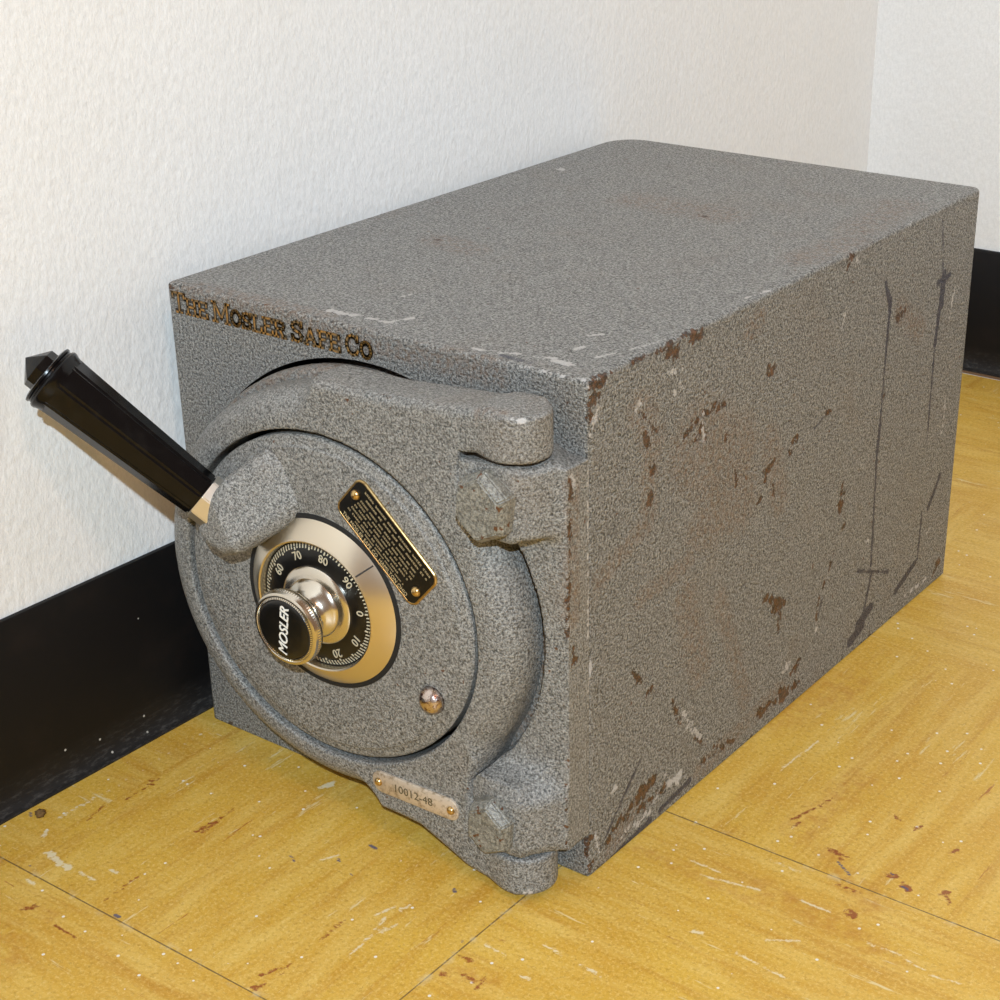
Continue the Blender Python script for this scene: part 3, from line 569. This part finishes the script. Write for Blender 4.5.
# hinge bracket cast on the body front, cut round to clear the door
h = .0010
X, T_, Z = grid3(.165, W+.0045, -.003, .042, .022, .234, h)
r = rr(X, Z)
tf = .0205-.0042*np.clip((X-.236)/(.0277), 0, 1)**1.3
plate = np.maximum(np.maximum(np.maximum(X-(W+.0004), .205-X), np.maximum(.0268-Z, Z-.2245)), np.maximum(T_-tf, -T_-.0005))
upk = barrel(X, T_, Z, .1925, .2264, .0030, .2425, .0190, .0165)
upbox = np.maximum(np.maximum(np.abs(X-.232)-.0150, np.abs(Z-.2090)-.0166), np.maximum(T_-.0345, -T_))+.0
lok = barrel(X, T_, Z, .0268, .060, .006, .2425, .0215, .0154)
lobox = np.maximum(np.maximum(np.abs(X-.232)-.0150, np.abs(Z-.0450)-.0182), np.maximum(T_-.0330, -T_))
plate = np.maximum(plate, .1160-r)
kn = smin(upk, upbox, .006)
kl = smin(lok, lobox, .010)
f = smin(plate, kl, .014)
f = np.minimum(f, smin(plate+.0004, kn, .009))
f = np.maximum(f, np.maximum(X-(W+.0004), .0266-Z))
f = np.maximum(f, .1142-r)
bracket = sdf_obj('hinge_bracket', f, (.165, -.003, .022), h, M_plate, safe)
paint(bracket, ['side', 'front', 'pad'])

def octa(name, cx, cz, rad, t0, t1, cham, rot, mat, parent, n=8, sx=1., sz=1.):
    bm = bmesh.new(); rings = []
    for (rr_, t) in ((rad, t0), (rad, t1-cham), (rad-cham*.8, t1)):
        rings.append([bm.verts.new((cx+sx*rr_*math.cos(rot+2*math.pi*i/n), -t, cz+sz*rr_*math.sin(rot+2*math.pi*i/n))) for i in range(n)])
    for a, b in ((0, 1), (1, 2)):
        for i in range(n): bm.faces.new((rings[a][i], rings[a][(i+1) % n], rings[b][(i+1) % n], rings[b][i]))
    bm.faces.new(rings[2]); bm.faces.new(rings[0][::-1])
    bmesh.ops.bevel(bm, geom=list(bm.edges), offset=.0007, segments=2, affect='EDGES')
    return obj_bm(name, bm, mat, parent, angle=25)
M_bolt = paint_material('bolt_grey_paint', .5, .0004, (118, 116, 108), 700, marks=False, rustfleck=.66)
for (cx, cz, rad) in ((.2362, .2085, .0178), (.2350, .0420, .0158)):
    octa('hinge_bolt', cx, cz, rad, .018, .0450, .004, math.radians(84), M_bolt, bracket, 6, .86, 1.)

# --- combination dial
bz = [(.0395, .030), (.0462, .030), (.0462, .0358), (.0459, .0363), (.0452, .0368), (.0368, .0428), (.0356, .0432), (.0348, .0428), (.0343, .0400), (.0342, .030)]
bezel = lathe_obj('dial_bezel', bz, M_chrome2, safe, 160, angle=30, close=True)
# index groove on the bezel
def oval_pt(rad, ang, t):
    q = EM @ np.array([rad*math.cos(ang), rad*math.sin(ang)]); return (CX+q[0], -t, CZ+q[1])
def radial_bar(bm, ang, r0, r1, w, ta, tb, th=.0002):
    # thin raised bar from r0 (height ta) to r1 (height tb)
    vs_ = []
    for rad, t in ((r0, ta), (r1, tb)):
        for s in (-1, 1):
            for e in (-.0002, th):
                p = oval_pt(rad, ang+s*w/2/rad, t+e); vs_.append(bm.verts.new(p))
    a, b, c, d, e, f_, g, h_ = vs_
    for q in ((a, b, d, c), (e, g, h_, f_), (a, e, f_, b), (c, d, h_, g), (b, f_, h_, d), (a, c, g, e)): bm.faces.new(q)
bm = bmesh.new(); A0 = math.radians(42.0)
radial_bar(bm, A0, .0368, .0448, .0008, .0429, .03725, .00014)
M_idx = plain('dark_index_groove', (38, 32, 24), .5)
lathe_obj('bezel_shade_ring', [(.0440, .0355), (.0480, .0355), (.0480, .0364), (.0474, .0367), (.0440, .0367)], M_shade, bezel, 128, close=True)  # thin dark ring added as a painted shadow line round the bezel
obj_bm('index_mark', bm, M_idx, bezel)
dial = lathe_obj('dial', [(.010, .0375), (.0340, .0375), (.0340, .0388), (.0318, .0400), (.022, .0404), (.010, .0404)], M_black, safe, 160, close=True)
bm = bmesh.new()
ZERO = math.radians(6.5)
for i in range(100):
    ang = ZERO-2*math.pi*i/100
    L = .0028 if i % 5 else .0036
    radial_bar(bm, ang, .0336-L, .0336, .00062 if i % 5 else .0008, .0404, .0393, .0001)
obj_bm('tick_marks', bm, M_cream, dial)
def text_mesh(name, s, size, loc, xdir, updir, mat, parent, extrude=.0001, align='CENTER', shear=0, offset=0, sxx=1.):
    cu = bpy.data.curves.new(name, 'FONT'); cu.body = s; cu.size = size; cu.extrude = extrude; cu.align_x = align; cu.align_y = 'CENTER'
    cu.shear = shear; cu.offset = offset; cu.resolution_u = 3
    t = bpy.data.objects.new(name, cu); COL.objects.link(t)
    dg = bpy.context.evaluated_depsgraph_get()
    me = bpy.data.meshes.new_from_object(t.evaluated_get(dg)); me.name = name
    bpy.data.objects.remove(t)
    x = Vector(xdir).normalized(); u = Vector(updir); u = (u-x*u.dot(x)).normalized(); n = x.cross(u)
    Mx = Matrix(((x.x*sxx, u.x, n.x, loc[0]), (x.y*sxx, u.y, n.y, loc[1]), (x.z*sxx, u.z, n.z, loc[2]), (0, 0, 0, 1)))
    me.transform(Mx)
    me.materials.clear(); me.materials.append(mat)
    o = bpy.data.objects.new(name, me); COL.objects.link(o); o.parent = parent
    return o
for i in range(10):
    ang = ZERO-2*math.pi*i/10
    c = oval_pt(.0268, ang, .0405)
    up_ = (math.cos(ang), 0, math.sin(ang)); xd = (math.sin(ang), 0, -math.cos(ang))
    text_mesh('dial_numeral', '0' if i == 0 else str(i*10), .0062, c, xd, up_, M_cream, dial, .00012, offset=.00003)
# knob: flared base, waist, knurled rim, black cap
kp = [(.004, .0400), (.0210, .0400), (.0212, .0412), (.0205, .0420), (.0175, .0428), (.0160, .0432), (.0158, .0440), (.0146, .0452), (.0122, .0470), (.0112, .0490), (.0113, .0510), (.0125, .0530), (.0150, .0545), (.0172, .0553), (.0188, .0560), (.0196, .0572), (.0198, .0592), (.0194, .0612), (.0186, .0618), (.0176, .0618), (.0170, .0612)]
knob = lathe_obj('dial_knob', kp+[(.004, .0612)], M_chrome, safe, 160, angle=40, close=True)
# knurling on the rim: fine teeth around the front shoulder
bm = bmesh.new()
for i in range(90):
    ang = 2*math.pi*i/90
    vs_ = []
    for rad, t in ((.0163, .0618), (.0190, .0608), (.0199, .0585)):
        for s in (-1, 1):
            vs_.append([bm.verts.new(oval_pt(rad+e, ang+s*.00038/rad, t+e)) for e in (-.0004, .00022)])
    for k in (0, 2):
        a, b, c, d = vs_[k], vs_[k+1], vs_[k+2], vs_[k+3]
        for q in ((a[1], b[1], d[1], c[1]), (a[0], a[1], c[1], c[0]), (b[1], b[0], d[0], d[1])): bm.faces.new(q)
obj_bm('knurled_rim', bm, M_chrome, knob)
cap_ = lathe_obj('knob_cap', [(.0001, .0626), (.0115, .0626), (.0150, .0623), (.0161, .0617), (.0162, .0600), (.0001, .0600)], M_black, knob, 96, angle=60)
tilt = math.radians(82)
text_mesh('maker_lettering', 'MOSLER', .0078, (CX+.0008, -.06275, CZ+.0002), (math.cos(tilt), 0, math.sin(tilt)), (-math.sin(tilt), 0, math.cos(tilt)), M_white, cap_, .00012, shear=.25, offset=.00009, sxx=.93)

def droop(o, k):
    for v in o.data.vertices:
        v.co.z -= max(0., -v.co.y-.0405)*k; v.co.x -= max(0., -v.co.y-.0405)*.09
for o_ in [knob]+list(knob.children)+list(cap_.children): droop(o_, .24)
# --- lever handle: cast arm, ferrule, faceted grip
a_ax = math.radians(146); ux = np.array([math.cos(a_ax), math.sin(a_ax)]); vx = np.array([-math.sin(a_ax), math.cos(a_ax)])
PE = np.array([.0770, .1700])
h = .0008
X, T_, Z = grid3(.045, .150, .033, .067, .128, .222, h)
X2, Z2 = X[:, 0, :], Z[:, 0, :]
d2 = poly_sdf(X2, Z2, [(.0690, .1600), (.0745, .1530), (.0870, .1500), (.0960, .1540), (.1070, .1625), (.1240, .1770), (.1210, .1990), (.1020, .2040), (.0860, .1885)])[:, None, :]-.0010
s_ = (X-.075)*.90+(Z-.165)*.44
top_ = .0590-.0255*np.clip((s_-.014)/.036, 0, 1)**1.05
a = d2+.0075; b = (T_-top_)+.0075
f = np.maximum(np.hypot(np.maximum(a, 0), np.maximum(b, 0))+np.minimum(np.maximum(a, b), 0)-.0075, .0345-T_)
arm = sdf_obj('handle_arm', f, (.045, .033, .128), h, M_disc, safe)
P0 = Vector((.0735, -.0490, .1722)); TIP = Vector((-.0030, -.0925, .2476))
ax = (TIP-P0); HL = ax.length; ax.normalize()
e1 = ax.cross(Vector((0, 1, 0))).normalized(); e2 = ax.cross(e1).normalized()
def along(name, prof, n, mat, parent, rot=0, angle=30, capA=True, capB=True, bev=0):
    bm = bmesh.new(); rings = []
    for s, rad in prof:
        c = P0+ax*s
        if rad <= 1e-6: rings.append([bm.verts.new(c)]); continue
        rings.append([bm.verts.new(c+(e1*math.cos(rot+2*math.pi*i/n)+e2*math.sin(rot+2*math.pi*i/n))*rad) for i in range(n)])
    for k in range(len(rings)-1):
        A, B = rings[k], rings[k+1]
        for i in range(n):
            i2 = (i+1) % n
            if len(B) == 1: bm.faces.new((A[i], A[i2], B[0]))
            else: bm.faces.new((A[i], A[i2], B[i2], B[i]))
    if capA: bm.faces.new(rings[0][::-1])
    if capB and len(rings[-1]) > 1: bm.faces.new(rings[-1])
    if bev: bmesh.ops.bevel(bm, geom=list(bm.edges), offset=bev, segments=2, affect='EDGES')
    return obj_bm(name, bm, mat, parent, angle=angle)
ROT = math.radians(HROT)
grip = along('handle_grip', [(.0060, .0118), (.0900, .0156), (.0935, .0160)], 8, M_bake, safe, ROT, 20, bev=.0012)
along('grip_flange', [(.0900, .0150), (.0930, .0158), (.0942, .0164), (.0955, .0165), (.0964, .0160), (.0968, .0152), (.0976, .0151), (.0982, .0158), (.0992, .0158), (.0998, .0146), (.1002, .0120)], 48, M_bake, grip, 0, 30)
along('grip_finial', [(.0995, .0100), (.1004, .0104), (.1042, .0104), (.1048, .0098), (.1118, 0)], 8, M_bake, grip, ROT, 20)
along('handle_ferrule', [(-.004, .0124), (.0062, .0126)], 8, M_ferr, safe, ROT, 20, bev=.0005)

# --- instruction plate
def rounded_rect(L, Wd, rad, n=8):
    pts = []
    for (sx_, sz_, a0) in ((1, 1, 0), (-1, 1, 90), (-1, -1, 180), (1, -1, 270)):
        for i in range(n+1):
            a = math.radians(a0+90*i/n)
            pts.append((sx_*(L/2-rad)+rad*math.cos(a), sz_*(Wd/2-rad)+rad*math.sin(a)))
    return pts
def plate_mesh(name, c, ang, prof, L, Wd, rad, mat, parent, n=8):
    """prof: list of (inset, t)"""
    bm = bmesh.new(); rings = []
    ca, sa = math.cos(ang), math.sin(ang)
    for ins, t in prof:
        pts = rounded_rect(L-2*ins, Wd-2*ins, max(rad-ins, .0004), n)
        rings.append([bm.verts.new((c[0]+p*ca-q*sa, -t, c[1]+p*sa+q*ca)) for p, q in pts])
    m = len(rings[0])
    for k in range(len(rings)-1):
        for i in range(m): bm.faces.new((rings[k][i], rings[k][(i+1) % m], rings[k+1][(i+1) % m], rings[k+1][i]))
    bm.faces.new(rings[0]); bm.faces.new(rings[-1])
    return obj_bm(name, bm, mat, parent, angle=40)
PC = (.1756, .1737); PA = math.radians(-41.8); PLn, PWd = .0615, .0262
plate_ = plate_mesh('instruction_plate', PC, PA, [(0, .0358), (0, .0368), (.0004, .0372), (.0010, .0372), (.0012, .0369)], PLn, PWd, .0052, M_brass, safe)
face = plate_mesh('plate_face', PC, PA, [(.0011, .0366), (.0011, .03705)], PLn, PWd, .0052, M_black, plate_)
ca, sa = math.cos(PA), math.sin(PA)
def pp(p, q, t): return (PC[0]+p*ca-q*sa, -t, PC[1]+p*sa+q*ca)
bm = bmesh.new()
rnd = random.Random(11)
rows = [(.0096, -.0235, .0265, .0021), (.0068, -.0205, .0265, .0021), (.0038, -.0225, .0200, .0018), (.0014, -.0230, .0210, .0018), (-.0010, -.0235, .0215, .0018), (-.0034, -.0240, .0205, .0018), (-.0058, -.0250, .0150, .0018), (-.0078, -.0180, .0200, .0015)]
for (q, p0, p1, hh) in rows:
    p_ = p0
    while p_ < p1:
        word = rnd.randint(2, 7)
        for k in range(word):
            wdt = hh*.50
            if p_+wdt > p1: break
            # a letter-like block with a nick in it: too small in the photograph to read
            g = hh*.62*rnd.uniform(.8, 1)
            for (a0, a1, b0, b1) in ((0, wdt*.38, -g/2, g/2), (0, wdt, g/2-g*.3, g/2) if rnd.random() < .7 else (0, wdt, -g*.15, g*.15), (wdt*.64, wdt, -g/2, g/2) if rnd.random() < .6 else (0, wdt, -g/2, -g*.22)):
                vv = [bm.verts.new(pp(p_+a, q+b, .0372)) for a, b in ((a0, b0), (a1, b0), (a1, b1), (a0, b1))]
                bm.faces.new(vv)
            p_ += hh*.66
        p_ += hh*.55
obj_bm('plate_fine_print', bm, M_goldtxt, face)
text_mesh('plate_lettering', 'THE MOSLER SAFE CO. HAMILTON OHIO', .0029, pp(-.0005, -.0103, .0373), (ca, 0, sa), (-sa, 0, ca), M_goldtxt, face, .00006, sxx=.93)
def dome(name, c, t, rad, hgt, mat, parent, n=24):
    bm = bmesh.new(); rings = []
    for i in range(7):
        a = math.pi/2*i/6
        if i == 6: rings.append([bm.verts.new((c[0], -t-hgt, c[1]))]); break
        rings.append([bm.verts.new((c[0]+rad*math.cos(a)*math.cos(2*math.pi*j/n), -t-hgt*math.sin(a), c[1]+rad*math.cos(a)*math.sin(2*math.pi*j/n))) for j in range(n)])
    for k in range(6):
        A, B = rings[k], rings[k+1]
        for j in range(n):
            j2 = (j+1) % n
            if len(B) == 1: bm.faces.new((A[j], A[j2], B[0]))
            else: bm.faces.new((A[j], A[j2], B[j2], B[j]))
    bm.faces.new(rings[0][::-1])
    return obj_bm(name, bm, mat, parent, smooth=True)
for q in ((-.0262, .0035), (.0262, -.0035)):
    c = pp(q[0], q[1], 0); dome('rivet', (c[0], c[2]), .0370, .0026, .0022, M_brass, plate_)
# --- serial tag
TC = (.1850, .0385); TA = math.radians(1.0)
tag_ = plate_mesh('serial_tag', TC, TA, [(0, .0350), (0, .0366), (.0005, .0370)], .0550, .0120, .0055, M_tagm, safe, 10)
M_stamp = plain('dark_stamped_digits', (92, 82, 58), .5, .0)
text_mesh('serial_digits', '10012-48', .0062, (TC[0]-.001, -.03705, TC[1]-.0002), (math.cos(TA), 0, math.sin(TA)), (0, 0, 1), M_stamp, tag_, .0001, sxx=1.08)
for s in (-1, 1): dome('rivet', (TC[0]+s*.0233, TC[1]+s*.0005), .0369, .0023, .0020, M_brass, tag_)
# --- round head screw on the disc
dome('screw_head', (.1990, .0975), .0360, .0072, .0062, M_rust, safe)
# --- cast lettering on the body front
GL = {  # strokes on a 0..w x 0..1 cell
 'T': (.8, [[(.4, 0), (.4, 1)], [(0, 1), (.8, 1)], [(.0, 1), (.0, .78)], [(.8, 1), (.8, .78)], [(.22, 0), (.58, 0)]]),
 'H': (.9, [[(.15, 0), (.15, 1)], [(.75, 0), (.75, 1)], [(.15, .5), (.75, .5)], [(0, 0), (.3, 0)], [(.6, 0), (.9, 0)], [(0, 1), (.3, 1)], [(.6, 1), (.9, 1)]]),
 'E': (.75, [[(.15, 0), (.15, 1)], [(0, 0), (.75, 0)], [(0, 1), (.72, 1)], [(.15, .52), (.5, .52)], [(.75, 0), (.75, .25)], [(.72, 1), (.72, .78)]]),
 'M': (1.15, [[(.15, 0), (.15, 1)], [(1, 0), (1, 1)], [(.15, 1), (.575, .2)], [(1, 1), (.575, .2)], [(0, 0), (.3, 0)], [(.85, 0), (1.15, 0)], [(0, 1), (.2, 1)], [(.95, 1), (1.15, 1)]]),
 'O': (.8, [[(.4+.36*math.cos(a*math.pi/8), .5+.5*math.sin(a*math.pi/8)) for a in range(17)]]),
 'S': (.72, [[(.66, .78), (.60, .92), (.36, 1), (.12, .90), (.06, .74), (.18, .58), (.5, .45), (.66, .28), (.58, .08), (.36, 0), (.12, .06), (.05, .22)], [(.66, .78), (.68, 1)], [(.05, .22), (.03, 0)]]),
 'L': (.72, [[(.15, 0), (.15, 1)], [(0, 1), (.32, 1)], [(0, 0), (.7, 0)], [(.7, 0), (.7, .28)]]),
 'R': (.88, [[(.15, 0), (.15, 1)], [(0, 0), (.3, 0)], [(0, 1), (.5, 1), (.72, .9), (.76, .75), (.70, .58), (.5, .5), (.15, .5)], [(.42, .5), (.72, 0)], [(.62, 0), (.88, 0)]]),
 'A': (.95, [[(.1, 0), (.47, 1)], [(.47, 1), (.85, 0)], [(.24, .35), (.7, .35)], [(0, 0), (.25, 0)], [(.68, 0), (.95, 0)]]),
 'F': (.72, [[(.15, 0), (.15, 1)], [(0, 1), (.72, 1)], [(.72, 1), (.72, .76)], [(.15, .52), (.5, .52)], [(0, 0), (.34, 0)]]),
 'C': (.8, [[(.72, .74), (.62, .93), (.42, 1), (.18, .88), (.06, .6), (.06, .4), (.18, .12), (.42, 0), (.64, .08), (.75, .26)], [(.72, .74), (.73, 1)]]),
}
def stroke_text(words, x0, x1, z0, z1, hbig, hsm, wbar, t, mat, name, parent):
    tot = 0
    for w_ in words:
        for i, ch in enumerate(w_): tot += GL[ch][0]*(hbig if i == 0 else hsm)+.14*hsm
        tot += .30*hbig
    tot -= .30*hbig
    k = (x1-x0)/tot
    bm = bmesh.new(); x = x0
    for w_ in words:
        for i, ch in enumerate(w_):
            hh = hbig if i == 0 else hsm
            for pl in GL[ch][1]:
                P_ = []
                for (a, b) in pl:
                    px = x+a*hh*k; f_ = (px-x0)/(x1-x0); pz = z0+(z1-z0)*f_+b*(hh-wbar)+wbar/2
                    P_.append((px, pz))
                for (ax_, az_), (bx_, bz_) in zip(P_, P_[1:]):
                    L = math.hypot(bx_-ax_, bz_-az_) or 1e-9; dx, dz = (bx_-ax_)/L, (bz_-az_)/L
                    e = wbar*.45; ax2, az2, bx2, bz2 = ax_-dx*e, az_-dz*e, bx_+dx*e, bz_+dz*e; nx_, nz_ = -dz*wbar/2, dx*wbar/2
                    q = [(ax2-nx_, az2-nz_), (bx2-nx_, bz2-nz_), (bx2+nx_, bz2+nz_), (ax2+nx_, az2+nz_)]
                    lo = [bm.verts.new((p[0], -t+.0002, p[1])) for p in q]; hi = [bm.verts.new((p[0], -t, p[1])) for p in q]
                    bm.faces.new(hi)
                    for m_ in range(4): bm.faces.new((lo[m_], lo[(m_+1) % 4], hi[(m_+1) % 4], hi[m_]))
            x += GL[ch][0]*hh*k+.14*hsm*k
        x += .30*hbig*k
    return obj_bm(name, bm, mat, parent)
words = ['THE', 'MOSLER', 'SAFE', 'CO']
stroke_text(words, .0042, .1405, .2446, .2446, .0114, .0094, .0024, .00022, M_decald, 'lettering_outline', body)  # dark outline: wider strokes behind the gold letters
stroke_text(words, .0042, .1405, .2446, .2446, .0114, .0094, .0011, .00034, M_decalg, 'maker_lettering', body)

# --- a crumb of dirt by the baseboard
bm = bmesh.new(); bmesh.ops.create_icosphere(bm, subdivisions=3, radius=.0026)
for v in bm.verts: v.co *= 1+.25*math.sin(v.co.x*2500)*math.cos(v.co.z*2100+v.co.y*1800); 
for v in bm.verts: v.co.z = v.co.z*.8+.0019
M = NT('brown_dirt'); crumb = obj_bm('dirt_crumb', bm, M.final(M.mix(M.noise(M.obj(), 900, 2), srgb(60, 40, 18), srgb(128, 96, 48)), .9), None, smooth=True)
crumb.location = CRUMB
crumb['label'] = 'small brown crumb of dirt on the yellow floor beside the black baseboard'; crumb['category'] = 'dirt'

# ------------------------------------------------------------------ light: the camera flash, moved well behind the lens to even its falloff, plus the warm room
Rm = np.array(CAMR); C = np.array(CAMC)
fl = bpy.data.lights.new('flash', 'AREA'); fl.shape = 'RECTANGLE'; fl.size = .05; fl.size_y = .03
fl.energy = FLASH; fl.color = (.85, 1.03, 1.18)
fo = bpy.data.objects.new('flash', fl); COL.objects.link(fo)
pos = C+Rm[:, 0]*FOFF[0]+Rm[:, 1]*FOFF[1]+Rm[:, 2]*FOFF[2]
tgt = Vector((.16, .10, .12)); dr = (tgt-Vector(pos)).normalized()
fo.location = pos; fo.rotation_euler = dr.to_track_quat('-Z', 'Y').to_euler()
# incandescent ceiling bulb of the room
bl = bpy.data.lights.new('ceiling_bulb', 'POINT'); bl.energy = BULB; bl.color = (1, .62, .38); bl.shadow_soft_size = .15
bo = bpy.data.objects.new('ceiling_bulb', bl); COL.objects.link(bo); bo.location = (1.6, -.9, 2.2)
w = bpy.data.worlds.new('room'); scene.world = w; w.use_nodes = True
bg = w.node_tree.nodes['Background']; bg.inputs[0].default_value = WCOL; bg.inputs[1].default_value = WSTR
vs_ = scene.view_settings; vs_.view_transform = 'Standard'; vs_.look = 'None'; vs_.exposure = EXPO; vs_.gamma = 1; vs_.use_curve_mapping = False
